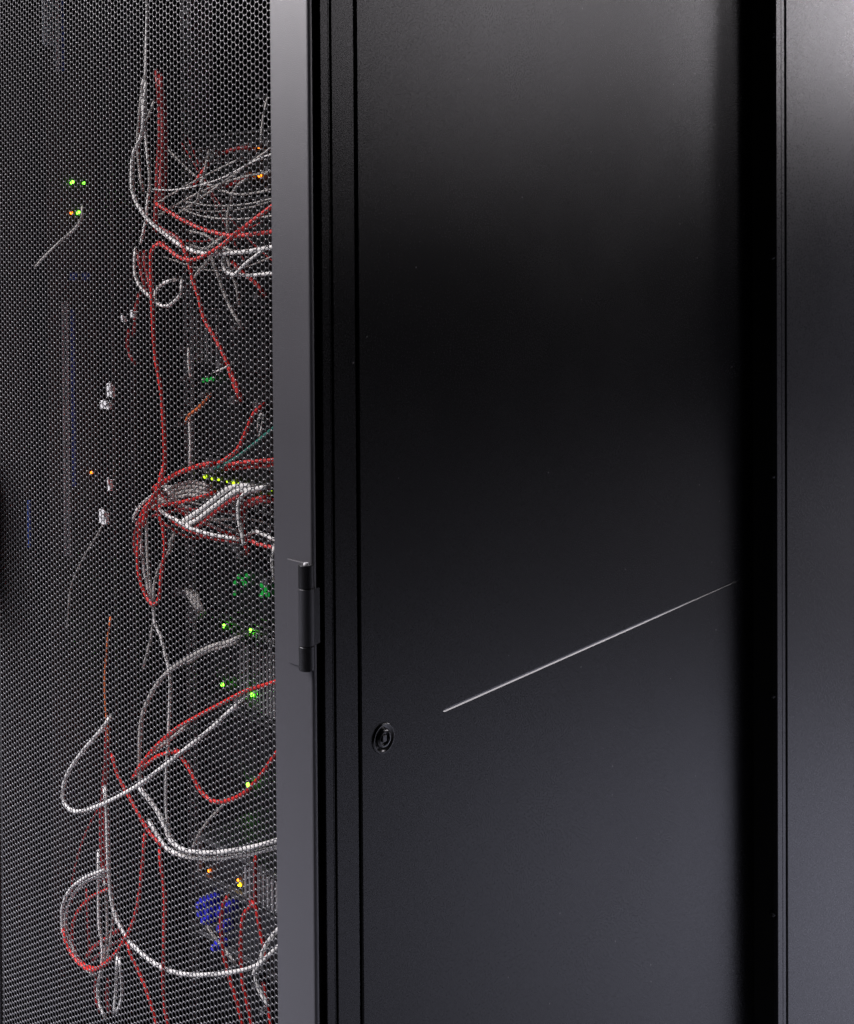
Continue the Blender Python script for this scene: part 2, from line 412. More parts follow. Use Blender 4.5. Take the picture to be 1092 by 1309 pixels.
# interior shell
link("inner_wall", boxes(((XI, 0.024, ZB), (XI + 0.012, 1.0, ZT))), M_DARK, cab)
link("inner_wall", boxes(((-0.046, 0.09, ZB), (-0.034, 1.0, ZT))), M_DARK, cab)
link("rear_wall", boxes(((XI + 0.0125, 0.99, ZB), (-0.0465, 1.0, ZT))), M_DARK, cab)
link("roof", boxes(((XI, 0.024, ZT + 0.0005), (-0.031, 1.0, ZT + 0.02))), M_DARK, cab)
link("base", boxes(((XI, 0.024, 0.0), (-0.031, 1.0, ZB - 0.0005))), M_DARK, cab)
DEQ = 0.27                                       # face of the rack equipment behind the door
def rail(x0, x1, y0):
    """mounting rail with square holes, as a ladder of small plates round real openings"""
    bm = bmesh.new(); w = x1 - x0; zs = ZB + 0.02
    xs = (x0, x0 + w * 0.3, x0 + w * 0.7, x1)
    box(bm, (xs[0], y0, ZB + 0.001), (xs[1], y0 + 0.002, ZT - 0.001)); box(bm, (xs[2], y0, ZB + 0.001), (xs[3], y0 + 0.002, ZT - 0.001))
    z = ZB + 0.01
    while z < ZT - 0.02:
        box(bm, (xs[1], y0, z), (xs[2], y0 + 0.002, z + 0.0062)); z += 0.01588
    box(bm, (x0, y0 + 0.002, ZB + 0.001), (x0 + 0.002, y0 + 0.05, ZT - 0.001))
    return from_bm(bm)
xr = on_y(247, 850, DEQ - 0.003).x
link("mounting_rail", rail(xr - 0.012, xr + 0.006, DEQ - 0.004), M_STEEL, cab)
link("mounting_rail", rail(-0.078, -0.060, DEQ - 0.004), M_STEEL, cab)

# ------------------------------------------------------------------ next cabinet (stands proud of the side panel)
STEP = on_y(994, 654, V_C).x
print("step", STEP)
nxt = thing("server_cabinet", "grey plain sided cabinet at the far right, standing proud beyond the black side panel", "cabinet", (0, V_C, 0))
vb = {k: on_x(k, 654, STEP).y - V_C for k in (994, 1004, 1006.5)}
NB0, NB1 = vb[1004], vb[1006.5]
link("front_face", boxes(((-0.55, 0.0, 0.02), (STEP - 0.0008, 0.012, ZT))), M_BLACK, nxt)
link("edge_strip", boxes(((STEP - 0.03, 0.0125, 0.02), (STEP, NB0, ZT)), ((STEP - 0.006, -0.0004, 0.02), (STEP, 0.0122, ZT)), bev=0.0008, seg=3), M_NEXT, nxt)
link("gap_seal", boxes(((STEP - 0.03, NB0, 0.02), (STEP - 0.006, NB1, ZT))), M_BLACK, nxt)
link("side_panel", boxes(((STEP - 0.02, NB1, 0.02), (STEP, NB1 + 0.9, ZT)), bev=0.0008), M_NEXT, nxt)
def screw_mesh():
    bm = bmesh.new()
    lathe(bm, [(0.0042, 0.0), (0.0042, 0.0008), (0.0036, 0.0018), (0.0020, 0.0024), (0.0018, 0.0014), (0, 0.0014)], (0, 0, 0), (0, -1, 0), 16)
    return from_bm(bm)
sm = screw_mesh()
for py in (45, 328, 608, 889, 1168):
    p = on_y(988, py, V_C)
    s = link("screw", sm, M_HINGE, nxt); s.location = (p.x, -0.0001, p.z)

# ------------------------------------------------------------------ equipment in the rack
EX0, EX1 = xr + 0.007, -0.0795
def zpx(py, px=300): return on_y(px, py, DEQ).z
def equip(name, label, cat, py0, py1, m=M_CHASSIS, dep=DEQ, x0=None, x1=None):
    x0 = EX0 if x0 is None else x0; x1 = EX1 if x1 is None else x1
    z1, z0 = on_y(300, py0, dep).z, on_y(300, py1, dep).z
    t = thing(name, label, cat, (0, 0, 0))
    link("chassis", boxes(((x0, dep, z0 + 0.0008), (x1, DEQ + 0.55, z1 - 0.0008)), bev=0.001), m, t)
    for a_, b_ in ((z1 - 0.004, z1 - 0.0012), (z0 + 0.0012, z0 + 0.003)):
        link("front_lip", boxes(((x0, dep - 0.006, a_), (x1, dep - 0.0004, b_)), bev=0.0004), M_LIP, t)
    if name == "rack_server":
        h = min(z1 - z0, 0.085)
        bay = boxes(((0, DEQ - 0.005, 0.006), (0.024, DEQ - 0.0003, h - 0.008)), ((0.003, DEQ - 0.0085, h - 0.022), (0.021, DEQ - 0.0052, h - 0.013)), bev=0.0007)
        bay.materials.append(M_BAY)
        for i in range(12):
            o = link("drive_bay", bay, None, t); o.location = (EX0 + 0.022 + i * 0.0265, 0, z1 - h)
    return t
led_me = {}
def led(parent, px, py, m, size=0.0042, dep=DEQ, name="indicator_light"):
    key = (m.name, size)
    if key not in led_me:
        bm = bmesh.new(); lathe(bm, [(size * 0.5, 0), (size * 0.5, size * 0.3), (size * 0.3, size * 0.55), (0, size * 0.6)], (0, 0, 0), (0, -1, 0), 10)
        me = from_bm(bm, True); me.materials.append(m); led_me[key] = me
    p = on_y(px, py, dep - 0.0003)
    o = link(name, led_me[key], None, parent); o.location = p; return o
port_me = None
def ports(parent, py, n, px0=252, pitch=0.0145, m=M_GREYBEZ):
    global port_me
    if port_me is None:
        bm = bmesh.new()
        for a, b in (((-0.006, 0.005), (0.006, 0.006)), ((-0.006, -0.006), (0.006, -0.005)), ((-0.006, -0.005), (-0.005, 0.005)), ((0.005, -0.005), (0.006, 0.005))):
            box(bm, (a[0], -0.003, a[1]), (b[0], 0.0, b[1]))
        port_me = from_bm(bm); port_me.materials.append(m)
    p0 = on_y(px0, py, DEQ)
    for i in range(n):
        o = link("port", port_me, None, parent); o.location = (p0.x + i * pitch, DEQ - 0.0002, p0.z)
def grille(parent, px0, px1, py0, py1, n, m=M_GREYBEZ, DEQ=DEQ):
    """vertical vent fins on an equipment face"""
    a, b = on_y(px0, py0, DEQ), on_y(px1, py1, DEQ)
    z1, z0 = on_y(300, py0, DEQ).z, on_y(300, py1, DEQ).z
    for i in range(n):
        x = a.x + (b.x - a.x) * (i + 0.5) / n
        link("vent_fin", boxes(((x - 0.0016, DEQ - 0.0062, z0 + 0.003), (x + 0.0016, DEQ - 0.0002, z1 - 0.003))), m, parent)

e = equip("network_switch", "black network switch behind the mesh with two orange lights near the door frame", "switch", 168, 250)
for q in ((332, 187), (333, 224)): led(e, *q, M_AMBER, 0.0055)
ports(e, 205, 12)
e = equip("blanking_panel", "dark blank panel above the server with the short green strip", "panel", 252, 392)
e = equip("rack_server", "black server behind the mesh with a short dim green strip of lights", "server", 394, 585)
for k in range(3): led(e, 261 + k * 5.5, 486 - k * 0.8, M_DGREEN, 0.006, DEQ - 0.0088)
grille(e, 247, 285, 400, 470, 6)
e = equip("network_switch", "network switch with a row of yellow green lights above the white cable bundle", "switch", 588, 660)
for k, (q, w) in enumerate(((263, .0055), (272, .004), (280, .0045), (291, .003), (299, .0055), (306, .0035), (317, .005), (327, .003), (333, .0055), (340, .0045), (347, .004))): led(e, q, 609 + (q - 263) * 0.2 + (k % 2), M_YEL, w)
ports(e, 632, 14)
e = equip("rack_server", "black server behind the mesh with dim green glowing drive lights", "server", 700, 790)
for q in ((306, 737), (311, 741), (317, 736), (302, 745), (314, 746), (336, 748), (341, 752), (338, 757), (343, 760), (335, 761), (301, 758)): led(e, *q, M_DGREEN, 0.006, DEQ - 0.0088)
e = equip("blanking_panel", "dark blank panel under the white cable bundle and above the green drive lights", "panel", 662, 698)
e = equip("rack_server", "tall black server with four bright green lights beside grey upright bars", "server", 792, 905)
for q in ((287, 800), (321, 806), (285, 875), (323, 888)): led(e, *q, M_GREEN, 0.0048, DEQ - 0.0088)
for q in (0, 1, 2):
    p = on_y(313 + q * 4.5, 760, DEQ)
    link("upright_bar", boxes(((p.x - 0.0016, DEQ - 0.008, zpx(895)), (p.x + 0.0016, DEQ - 0.0002, zpx(800)))), M_GREYBEZ, e)
grille(e, 326, 362, 796, 900, 8)
e = equip("rack_server", "black server with one green light behind the hanging red loop", "server", 907, 1085)
led(e, 318, 1003, M_GREEN, 0.0055, DEQ - 0.0088)
e = equip("network_switch", "grey vented switch with two amber lights above the blue plugs", "switch", 1088, 1138, dep=0.17, x0=on_y(253, 1110, 0.17).x)
led(e, 268, 1113, M_AMBER, 0.0038, 0.17); led(e, 307, 1131, M_YELA, 0.0042, 0.17); led(e, 305, 1125, M_AMBER, 0.0032, 0.17)
grille(e, 256, 262, 1092, 1136, 1, DEQ=0.17); grille(e, 316, 362, 1092, 1136, 8, DEQ=0.17)
e = equip("patch_panel", "black patch panel with a cluster of blue plugs", "patch panel", 1139, 1216, dep=0.17, x0=on_y(257, 1170, 0.17).x)
plug_me = boxes(((-0.0045, -0.014, -0.005), (0.0045, 0.0, 0.005)), ((-0.003, -0.02, -0.003), (0.003, -0.0141, 0.003)), bev=0.0008); plug_me.materials.append(M_BLUE)
for q in ((266, 1150), (275, 1147), (268, 1161), (278, 1158), (292, 1160), (300, 1154), (273, 1170), (293, 1180), (286, 1204)):
    o = link("blue_plug", plug_me, None, e); o.location = on_y(q[0] + 3, q[1], 0.17 - 0.0003)
e = equip("rack_server", "dark server at the bottom behind the lowest white cable", "server", 1218, 1330)

# power strips and conduit on the left inner wall
XW = XI + 0.012
def wall_strip(parent, name, px0, px1, py0, py1, m, x, th):
    a, b = on_x(px0, py0, x), on_x(px1, py0, x)
    c = on_x((px0 + px1) / 2, py1, x)
    return link(name, boxes(((x - th, min(a.y, b.y), c.z), (x, max(a.y, b.y), a.z)), bev=0.0006), m, parent)
pdu = thing("power_strip", "long dark power strip on the left inner wall with grey and blue stripes", "power strip")
xs = XW + 0.03
a, b = on_x(62, 600, xs), on_x(128, 600, xs)
link("housing", boxes(((XW + 0.0005, a.y, 0.3), (xs, b.y, 1.9)), bev=0.003), M_CHASSIS, pdu)
wall_strip(pdu, "grey_stripe", 78.5, 81.5, 385, 712, M_STRIPE, xs + 0.0022, 0.002)
wall_strip(pdu, "grey_stripe", 84, 87.5, 385, 712, M_STRIPE, xs + 0.0022, 0.002)
wall_strip(pdu, "blue_stripe", 90, 95, 395, 622, M_DBLUE, xs + 0.0022, 0.002)
wall_strip(pdu, "grey_stripe", 70, 76, -20, 92, M_STRIPE, xs + 0.0022, 0.002)
wall_strip(pdu, "blue_stripe", 78, 82, -20, 90, M_DBLUE, xs + 0.0022, 0.002)
wall_strip(pdu, "blue_socket", 90, 99, 348, 358, M_DBLUE, xs + 0.0042, 0.004)
wall_strip(pdu, "blue_socket", 106, 116, 348, 358, M_DBLUE, xs + 0.0042, 0.004)
wall_strip(pdu, "grey_stripe", 36, 39, 640, 700, M_DBLUE, xs + 0.0022, 0.002)
def wall_led(px, py, m, size):
    bm = bmesh.new(); lathe(bm, [(size * 0.5, 0), (size * 0.5, size * 0.3), (size * 0.3, size * 0.6), (0, size * 0.65)], (0, 0, 0), (1, 0, 0), 10)
    o = link("indicator_light", from_bm(bm, True), m, pdu); o.location = on_x(px, py, xs + 0.0003)
for q, m, s in (((92, 233), M_GREEN, 0.005), ((107, 234), M_GREEN, 0.0034), ((100, 272), M_GREEN, 0.005), ((91, 272), M_AMBER, 0.0036), ((117, 604), M_AMBER, 0.0036)):
    wall_led(*q, m, s)
for q0, q1 in ((143, 147), (170, 173.5), (118, 120)):
    a, b = on_x(q0, 500, XW + 0.02), on_x(q1, 500, XW + 0.02)
    link("duct_bar", boxes(((XW + 0.0004, a.y, 0.35), (XW + 0.02, b.y, 1.95)), bev=0.001), M_LIP, cab)
lab = thing("label_plate", "pale ribbed plate high on the left inner wall beside a blue stripe", "label")
for k in range(4): wall_strip(lab, "rib", 55 + k * 3.6, 57.6 + k * 3.6, -20, 57, M_STRIPE, XW + 0.0335 + 0.0022, 0.003)

# white ties and tags on the cables along the left wall
def clip(px, py, w, h, label, dep):
    p = on_y(px, py, dep); k = 0.00075
    o = link("cable_tie", boxes(((p.x - w * k, p.y - 0.003, p.z - h * k / 2), (p.x + w * k, p.y + 0.001, p.z + h * k / 2)),
                           ((p.x - w * k * 0.5, p.y - 0.005, p.z + h * k * 0.1), (p.x + w * k * 0.9, p.y - 0.0031, p.z + h * k * 0.75)), bev=0.0006), M_LABEL)
    tag(o, label, "cable tie"); return o
clip(172, 402, 5, 9, "white cable tie beside the top red wire, uppermost of the wall ties", 0.045)
clip(160, 408, 3, 8, "slim white cable tie left of the uppermost wall tie", 0.045)
clip(143, 500, 7, 16, "upright white tag on the left wall above a slanted white tag", 0.045)
clip(136, 518, 12, 10, "wide slanted white tag below the upright white tag", 0.045)
clip(142, 620, 3, 16, "thin upright white tag above the frayed white connector", 0.045)
clip(134, 662, 9, 18, "frayed white connector with a thin grey wire running down left", 0.045)

# ------------------------------------------------------------------ cables
CM = dict(W=M_WHITE, G=M_GREY, R=M_RED, D=M_SHADED_RED, O=M_ORANGE, T=M_TEAL)
CN = dict(W="white cable", G="grey cable", R="red cable", O="orange wire", T="teal cable")
def back_of(px, py):
    """deepest reachable point on this sight line: equipment face or left wall"""
    p = on_y(px, py, DEQ - 0.001)
    if p.x < XW + 0.006: p = on_x(px, py, XW + 0.006)
    return p
def cable(kind, label, pts, dep, r=0.0019, ends="pp", grp=None):
    P = []
    for q in pts:
        p = on_y(q[0], q[1], q[2] if len(q) > 2 else dep)
        if p.x < XW + 0.004: p = on_x(q[0], q[1], XW + 0.004)
        P.append(p)
    for side in (0, 1):
        if ends[side] != 'p': continue
        i, j = (0, 1) if side == 0 else (-1, -2)
        a, b = pts[i], pts[j]
        L = math.hypot(a[0] - b[0], a[1] - b[1]) or 1
        ex, ey = a[0] + (a[0] - b[0]) / L * 6, a[1] + (a[1] - b[1]) / L * 6
        base = P[i]; far = back_of(ex, ey)
        mid = base.lerp(far, 0.45) 
        if side == 0: P = [far, mid] + P
        else: P = P + [mid, far]
    bm = bmesh.new(); tube(bm, spline(P), r * 0.92, 8)
    o = link("cable", from_bm(bm, True), CM[kind])
    tag(o, label, "cable", grp)
    for side in (0, 1):
        if ends[side] == 'p' and r > 0.0012:
            q = P[0] if side == 0 else P[-1]
            if q.y > DEQ - 0.004:
                w = max(0.0034, r * 1.9)
                link("plug", boxes(((q.x - w, q.y - 0.016, q.z - w * 0.8), (q.x + w, q.y + 0.0005, q.z + w * 0.8)),
                                   ((q.x - w * 0.4, q.y - 0.013, q.z + w * 0.81), (q.x + w * 0.4, q.y - 0.002, q.z + w * 1.15)), bev=0.0006), M_PLUG, o)
    return o

X = 366  # just behind the door stile
c = cable
# --- upper left: whites and the shaded red trunk
c('W', "white cable hanging from the top, inner strand right of the long curve", [(188, -40), (188, 20), (187, 60), (186, 94), (181, 112), (184, 154), (188, 192), (191, 231), (188, 265), (186, 284), (181, 306)], 0.075, 0.0017, "-p")
c('W', "long white cable curving from upper left down to the door frame", [(186, 110), (182, 169), (171, 195), (169, 215), (170, 246), (184, 274), (208, 297), (236, 316), (261, 324), (287, 324), (318, 321), (346, 316), (X, 312)], 0.045, 0.0024, "p-")
c('G', "faint grey cable beside the hanging white strand at upper left", [(181, 120), (178, 150), (176, 180), (178, 215), (182, 240)], 0.12, 0.0019)
c('G', "short grey cable crossing the white strand at upper left", [(196, 132), (190, 148), (184, 160), (181, 172)], 0.08, 0.0016)
c('D', "thick shaded red cable hanging at top, left strand of the trunk", [(201, 95), (204, 140), (204, 180), (202, 215), (200, 250), (199, 290)], 0.13, 0.0030)
c('D', "thick shaded red cable hanging at top, middle strand of the trunk", [(206, 100), (208, 140), (208.5, 180), (207, 215), (205, 250)], 0.125, 0.0032)
c('D', "thick shaded red cable hanging at top, right strand of the trunk", [(209, 120), (212, 155), (212, 190), (211, 225), (208, 262)], 0.13, 0.0028)
c('R', "red cable sagging from the shaded trunk to the door frame below thin wires", [(203, 262), (208, 265.5), (230, 279), (252, 290), (274, 297), (296, 301), (318, 300), (346, 296), (X, 293)], 0.05, 0.0023, "p-")
c('R', "red cable rising from the knot to the upper right door frame", [(206, 312), (214.5, 318), (228, 328), (243, 332.5), (261, 327), (283, 314), (300, 299.5), (322, 283), (346, 265), (X, 250)], 0.04, 0.0024, "p-")
c('R', "long red cable falling down the left side to the cable knot", [(206, 312), (197, 315), (193, 327), (193.6, 358), (195, 400), (198, 451), (206, 501), (210, 558), (210, 597), (204, 620), (194, 638), (186, 652)], 0.04, 0.0022)
c('R', "red cable dropping from the upper knot diagonally to a frayed end", [(233, 312), (241, 333), (246, 355), (254, 380), (261.5, 408), (277, 435), (290, 462), (300, 485), (307, 504)], 0.045, 0.0023)
c('R', "short red plug lead beside the frayed end of the diagonal red cable", [(293, 470), (297, 484), (302, 498), (306, 506)], 0.07, 0.0026)
c('D', "shaded red cable behind the white curve near the upper knot", [(206, 292), (214, 296), (228, 305), (236, 318)], 0.09, 0.0024)
c('R', "short red lead slanting behind the pale wire at upper right", [(263, 214), (256, 224), (250, 233)], 0.12, 0.0022)
c('R', "red lead running from a white loop down to the right frame", [(300, 338), (311, 349), (327, 362), (336, 373)], 0.07, 0.0023)
c('D', "shaded red lead ending at the upper orange light", [(290, 194), (302, 190), (312, 189), (318, 189)], 0.20, 0.0026)
c('D', "shaded red lead ending at the lower orange light", [(296, 236), (307, 230), (312, 228), (318, 227)], 0.20, 0.0026)
c('W', "white loop passing behind the long red cable to the frame", [(286, 327), (285, 336), (288, 346), (296, 350.5), (304, 351), (320, 352), (346, 349.5), (X, 347)], 0.05, 0.0020, "p-")
c('W', "white cable slanting from the lower white loop up to the frame", [(302, 349), (314, 337), (327, 327), (342, 317), (X, 310)], 0.045, 0.0018, "p-")
c('G', "grey cable hanging from the long white curve toward a frayed end", [(270, 328), (275, 342), (279, 352), (286, 373), (297, 398), (308, 415)], 0.075, 0.0019)
c('G', "second grey cable hanging beside the frayed grey end", [(292, 335), (297, 352), (303, 368), (305, 385)], 0.10, 0.0018)
c('G', "short grey cable slanting left below the long white curve", [(271, 327), (262, 338), (253, 348), (246, 360)], 0.08, 0.0018)
c('W', "short white coil around the long red cable at upper left", [(222, 358), (213, 360), (206, 364), (199, 372), (199, 384), (205, 390), (214, 391), (224, 384), (231, 375), (232, 362)], 0.06, 0.0018)
c('W', "white cable bending beside the shaded red lead left of the coil", [(173, 322), (172, 335), (172.5, 349), (178, 365), (190, 378), (196, 382)], 0.055, 0.0019)
for k, (dx, dl) in enumerate(((0, "left strand"), (7, "right strand"))):
    c('D', "shaded red cable behind the bent white cable, " + dl, [(178 + dx, 326), (179 + dx, 340), (183 + dx, 356), (186 + dx, 372)], 0.10, 0.0027)
c('D', "short shaded red lead beside the uppermost wall tie", [(177, 380), (174, 392), (173, 405), (171, 424)], 0.10, 0.0021)
c('D', "shaded red lead hanging left of the long red cable, lower of two", [(164, 426), (163, 440), (165, 452), (171, 462)], 0.11, 0.0021)
c('W', "thin white wire running level from the trunk to upper right", [(200, 242), (214, 243), (234, 241), (261, 235), (287, 226), (329, 204), (X, 190)], 0.06, 0.0009, "p-")
c('G', "thin grey wire sagging level, upper of two by the frame", [(240, 258), (262, 262), (290, 263), (320, 260), (346, 254), (X, 250)], 0.08, 0.0009, "p-")
c('G', "thin grey wire sagging level, lower of two by the frame", [(240, 270), (262, 277), (296, 280), (320, 279), (346, 276), (X, 274)], 0.08, 0.0010, "p-")
c('G', "pale wire dropping steeply between the thin level wires", [(266, 198), (262, 218), (259, 232), (252, 258)], 0.09, 0.0016)
c('G', "grey wire arching down from the lower orange light", [(316, 230), (308, 233), (299, 243), (295, 258), (291, 275), (292, 300)], 0.15, 0.0018)
c('G', "grey wire dropping along the frame at top right", [(341, 130), (337, 148), (335, 165), (334, 180)], 0.06, 0.0014)
c('G', "pale grey lead coming off the green light at left", [(105, 268), (104, 280), (96, 292), (80, 306), (60, 325), (48, 338)], 0.035, 0.0017)
for k, (a, b) in enumerate(((300, 318), (318, 300))):
    c('G', ("grey tangle strand rising right behind the crossing reds", "grey tangle strand falling right behind the crossing reds")[k], [(246, a - 4), (262, a), (276, (a + b) / 2), (290, b), (304, b + 4)], 0.11, 0.0017)

# --- middle
c('O', "short orange wire bent over the white rod", [(239, 536), (243, 529), (252, 523), (262, 512), (266, 508)], 0.07, 0.0017)
c('W', "lower upright white rod beneath the orange wire", [(242, 536), (243, 552), (243.5, 570), (243, 590)], 0.075, 0.0016)
c('W', "upper upright white rod right of the long red cable", [(241, 450), (241, 462), (243, 478)], 0.08, 0.0014)
c('W', "tiny white wire beside the frayed red cable end", [(278, 474), (287, 470), (296, 466)], 0.04, 0.0009)
c('R', "red cable bending upward above the pair of level reds", [(281, 591), (290, 586), (304, 574), (315, 551), (325, 528), (334, 520)], 0.06, 0.0023)
c('T', "teal green cable rising to the frame beside the bent red", [(280, 597), (290, 592), (304, 584), (327, 566), (349, 548), (X, 534)], 0.08, 0.0021, "p-")
c('W', "small white hook of wire next to the teal cable", [(330, 545), (331, 533), (336, 528), (336, 540), (332, 556)], 0.09, 0.0011)
c('R', "level red cable above the row of yellow green lights, upper", [(292, 594), (310, 591), (330, 589.5), (348, 588), (X, 586)], 0.08, 0.0022, "p-")
c('R', "level red cable above the row of yellow green lights, lower", [(290, 599), (310, 597.5), (330, 596), (348, 594.5), (X, 593)], 0.085, 0.0022, "p-")
c('R', "thick red cable reaching from the knot up to the switch", [(200, 622), (212, 614), (226, 606), (243, 599), (262, 594), (270, 593)], 0.09, 0.0031)
for k in range(4):
    c('G', "grey cable in the bundle fanning from knot to switch, %s" % ("topmost", "second down", "third down", "lowest")[k],
      [(198, 634 + k * 4), (219, 623 + k * 5), (243, 616 + k * 5.5), (256, 618 + k * 5.5), (266, 621 + k * 5)], 0.10, 0.0021)
c('R', "red cable under the grey bundle reaching toward the switch", [(200, 649), (208, 646), (234, 641.5), (261, 634), (272, 630)], 0.075, 0.0021)
c('W', "thick bright white cable, upper of the pair at the switch", [(230, 668), (243, 661), (261, 649), (278, 635), (291, 625), (309, 621), (322, 622)], 0.055, 0.0030)
c('W', "thick bright white cable, lower of the pair at the switch", [(238, 671), (252, 665), (269, 652), (285, 640), (300, 629), (312, 626), (326, 627)], 0.055, 0.0030)
c('D', "shaded red cable tucked under the thick white pair", [(252, 674), (260, 669), (278, 653), (296, 640), (308, 634)], 0.075, 0.0027)
c('W', "white cable arching over and dropping by the frame, outer", [(340, 623), (331, 624), (318, 628), (308, 637), (305, 648), (306, 666), (310, 684), (312, 694)], 0.05, 0.0025)
c('R', "red cable arching over and dropping by the frame, inner", [(340, 636), (329, 637), (316, 641), (310.5, 653), (310, 674), (313, 690), (316, 702)], 0.055, 0.0025)
c('D', "shaded red cable level behind the arching pair", [(322, 645), (332, 641), (344, 640), (X, 640)], 0.10, 0.0028, "p-")
c('W', "white cable running from the knot down right to the frame", [(205, 652), (212, 658), (226, 665), (243, 675), (269, 683), (296, 688), (302, 689)], 0.05, 0.0021)
c('R', "red cable laid under the descending white from the knot", [(222, 666), (234, 674), (250, 681), (269, 687), (285, 690), (300, 692)], 0.055, 0.0022)
c('W', "short white cable meeting the frame below the arch", [(318, 684), (327, 679), (338, 684), (349, 689), (X, 694)], 0.06, 0.0020, "p-")
c('R', "short red cable meeting the frame below the arch", [(322, 692), (330, 695.5), (340, 698), (350, 700.5), (X, 703)], 0.055, 0.0022, "p-")
c('W', "short white cable dropping along the frame edge", [(351, 700), (348.5, 712), (348.5, 722), (350, 735)], 0.04, 0.0022)
c('R', "red loop hanging from the knot, wide oval", [(200, 628), (196, 638), (186, 648), (180, 661), (177.5, 690), (176, 716), (179, 741), (186, 760), (195, 773), (203, 766), (207, 730), (211, 703), (208, 672), (202, 655), (198, 640)], 0.05, 0.0022)
c('D', "shaded red cable knot strand left of the wide oval loop", [(176, 668), (173, 682), (172, 696), (175, 712)], 0.09, 0.0021)
c('R', "thick red strand across the cable knot", [(208, 600), (203, 622), (196, 640), (188, 652), (184, 668)], 0.045, 0.0028)
c('W', "white cable wrapped at the knot, left of the red loop", [(200, 630), (186, 640), (176, 650), (172, 660)], 0.06, 0.0018)
c('W', "white strand inside the red loop falling to the lower cables", [(182, 655), (180, 680), (183, 721), (188, 747), (193, 767), (196, 779), (198, 797), (205, 812), (211, 836), (217, 862), (217, 904), (215, 945), (213, 986), (212.5, 1030), (216, 1060), (224, 1082), (240, 1090)], 0.055, 0.0019)
c('G', "grey strand inside the red loop, right of the white one", [(188, 655), (188, 690), (190, 730), (194, 760), (197, 785), (192, 820), (184, 850)], 0.07, 0.0018)
c('G', "grey curl crossing the right side of the red loop", [(216, 705), (208, 718), (201, 732), (197, 750), (196, 775)], 0.07, 0.0017)
c('G', "small beige plug right of the red loop", [(222, 686), (219, 692), (218, 700)], 0.10, 0.0030)
for k in range(3):
    c('G', "grey connector cluster below the switch, %s lead" % ("left", "middle", "right")[k], [(240 + k * 6, 758 + k * 2), (245 + k * 5, 767 + k * 2), (253 + k * 3, 778)], 0.16, 0.0030)

# --- lower
c('G', "beige cable arching from a green light down to the left", [(306, 815), (291, 821), (269, 827), (247, 838), (225, 851), (206, 868), (192, 890), (182, 915), (179, 945), (178, 978), (180, 1000)], 0.055, 0.0026)
c('G', "second beige strand of the arch near its green light", [(304, 820), (295, 824), (275, 829), (258, 836), (244, 845)], 0.07, 0.0022)
c('W', "large white loop sweeping far left and back to a green light", [(309, 897), (294, 909), (271.5, 930), (247, 950), (219, 972), (192, 993), (170, 1008), (142, 1023), (115, 1034), (96, 1037.5), (84, 1030), (80, 1019), (83, 997), (93, 978), (109.5, 956), (132, 930), (140, 918)], 0.038, 0.0024)
c('R', "straight red cable climbing right to the door frame", [(176, 984), (197, 957), (225, 932), (252, 916), (280, 901), (313, 884), (343, 874.5), (X, 867)], 0.04, 0.0023, "p-")
c('R', "red cable short strand below the straight climbing red", [(172, 992), (183, 982), (199, 968), (218, 962), (232, 961)], 0.06, 0.0023)
c('G', "grey cable tucked under the straight climbing red", [(184, 972), (200, 958), (222, 942), (240, 926)], 0.065, 0.0022)
c('R', "bright red loop hanging below the straight red beside the frame", [(228, 962), (233, 969), (244, 986), (255, 1009), (271.5, 1024), (293.5, 1023), (315.5, 1011), (335, 989), (352.5, 964), (X, 945)], 0.04, 0.0023, "p-")
c('O', "thin orange wire falling straight at far left", [(141, 792), (138, 815), (135.5, 843), (134, 876), (136, 917), (138, 945)], 0.04, 0.0012)
for k, d in enumerate((("left strand", 0), ("right strand", 5))):
    c('D', "shaded red cable dropping under the orange wire, " + d[0], [(137 + d[1] * .4, 935), (134 + d[1] * .5, 986), (131 + d[1] * .6, 1019), (129 + d[1], 1046), (129 + d[1], 1071), (131 + d[1], 1099), (133 + d[1], 1126)], 0.08 + 0.01 * k, 0.0024)
c('D', "thin shaded red wire bowing left of the dropping reds", [(128, 1030), (112, 1060), (101, 1090), (93, 1125), (92, 1150)], 0.075, 0.0013)
c('R', "red cable falling from beside the big loop to the bundle", [(144, 968), (148, 984), (156, 1002.5), (170, 1027), (181, 1048), (194, 1068), (208, 1082)], 0.065, 0.0022)
c('W', "white cable of the sagging double run, upper strand", [(178, 1006), (184, 1015), (197, 1031), (208, 1050), (218, 1074), (232, 1085), (247, 1089), (274, 1090), (307, 1086), (335, 1080), (352, 1075), (X, 1070)], 0.05, 0.0025, "p-")
c('W', "white cable of the sagging double run, lower strand", [(192, 1052), (203, 1070), (214, 1085), (230, 1093), (247, 1096.5), (274, 1097.5), (307, 1093.5), (335, 1088), (353, 1083.5), (X, 1080)], 0.055, 0.0025, "p-")
c('G', "grey cable falling from the red loop into the double run", [(288, 1026), (279, 1036), (269, 1046), (256, 1064), (247, 1082)], 0.08, 0.0017)
c('W', "longest low white cable sweeping from left down to the frame", [(134, 1010), (137, 1046), (138, 1085), (140, 1126), (145, 1162), (156, 1189), (170, 1208.6), (192, 1228), (214, 1240), (239, 1246), (269, 1246), (296, 1243), (316, 1239), (332, 1233)], 0.04, 0.0024)
c('W', "white oval loop at lower left, outer strand", [(132, 1113), (120, 1117), (107, 1123), (90, 1137), (80.6, 1156), (79, 1178), (83, 1200), (93, 1220), (104, 1234), (118, 1245)], 0.04, 0.0021)
c('W', "white oval loop at lower left, inner strand", [(136, 1119), (122, 1122), (108, 1129), (95, 1142), (86, 1160), (84, 1180), (88, 1200), (96, 1218)], 0.045, 0.0020)
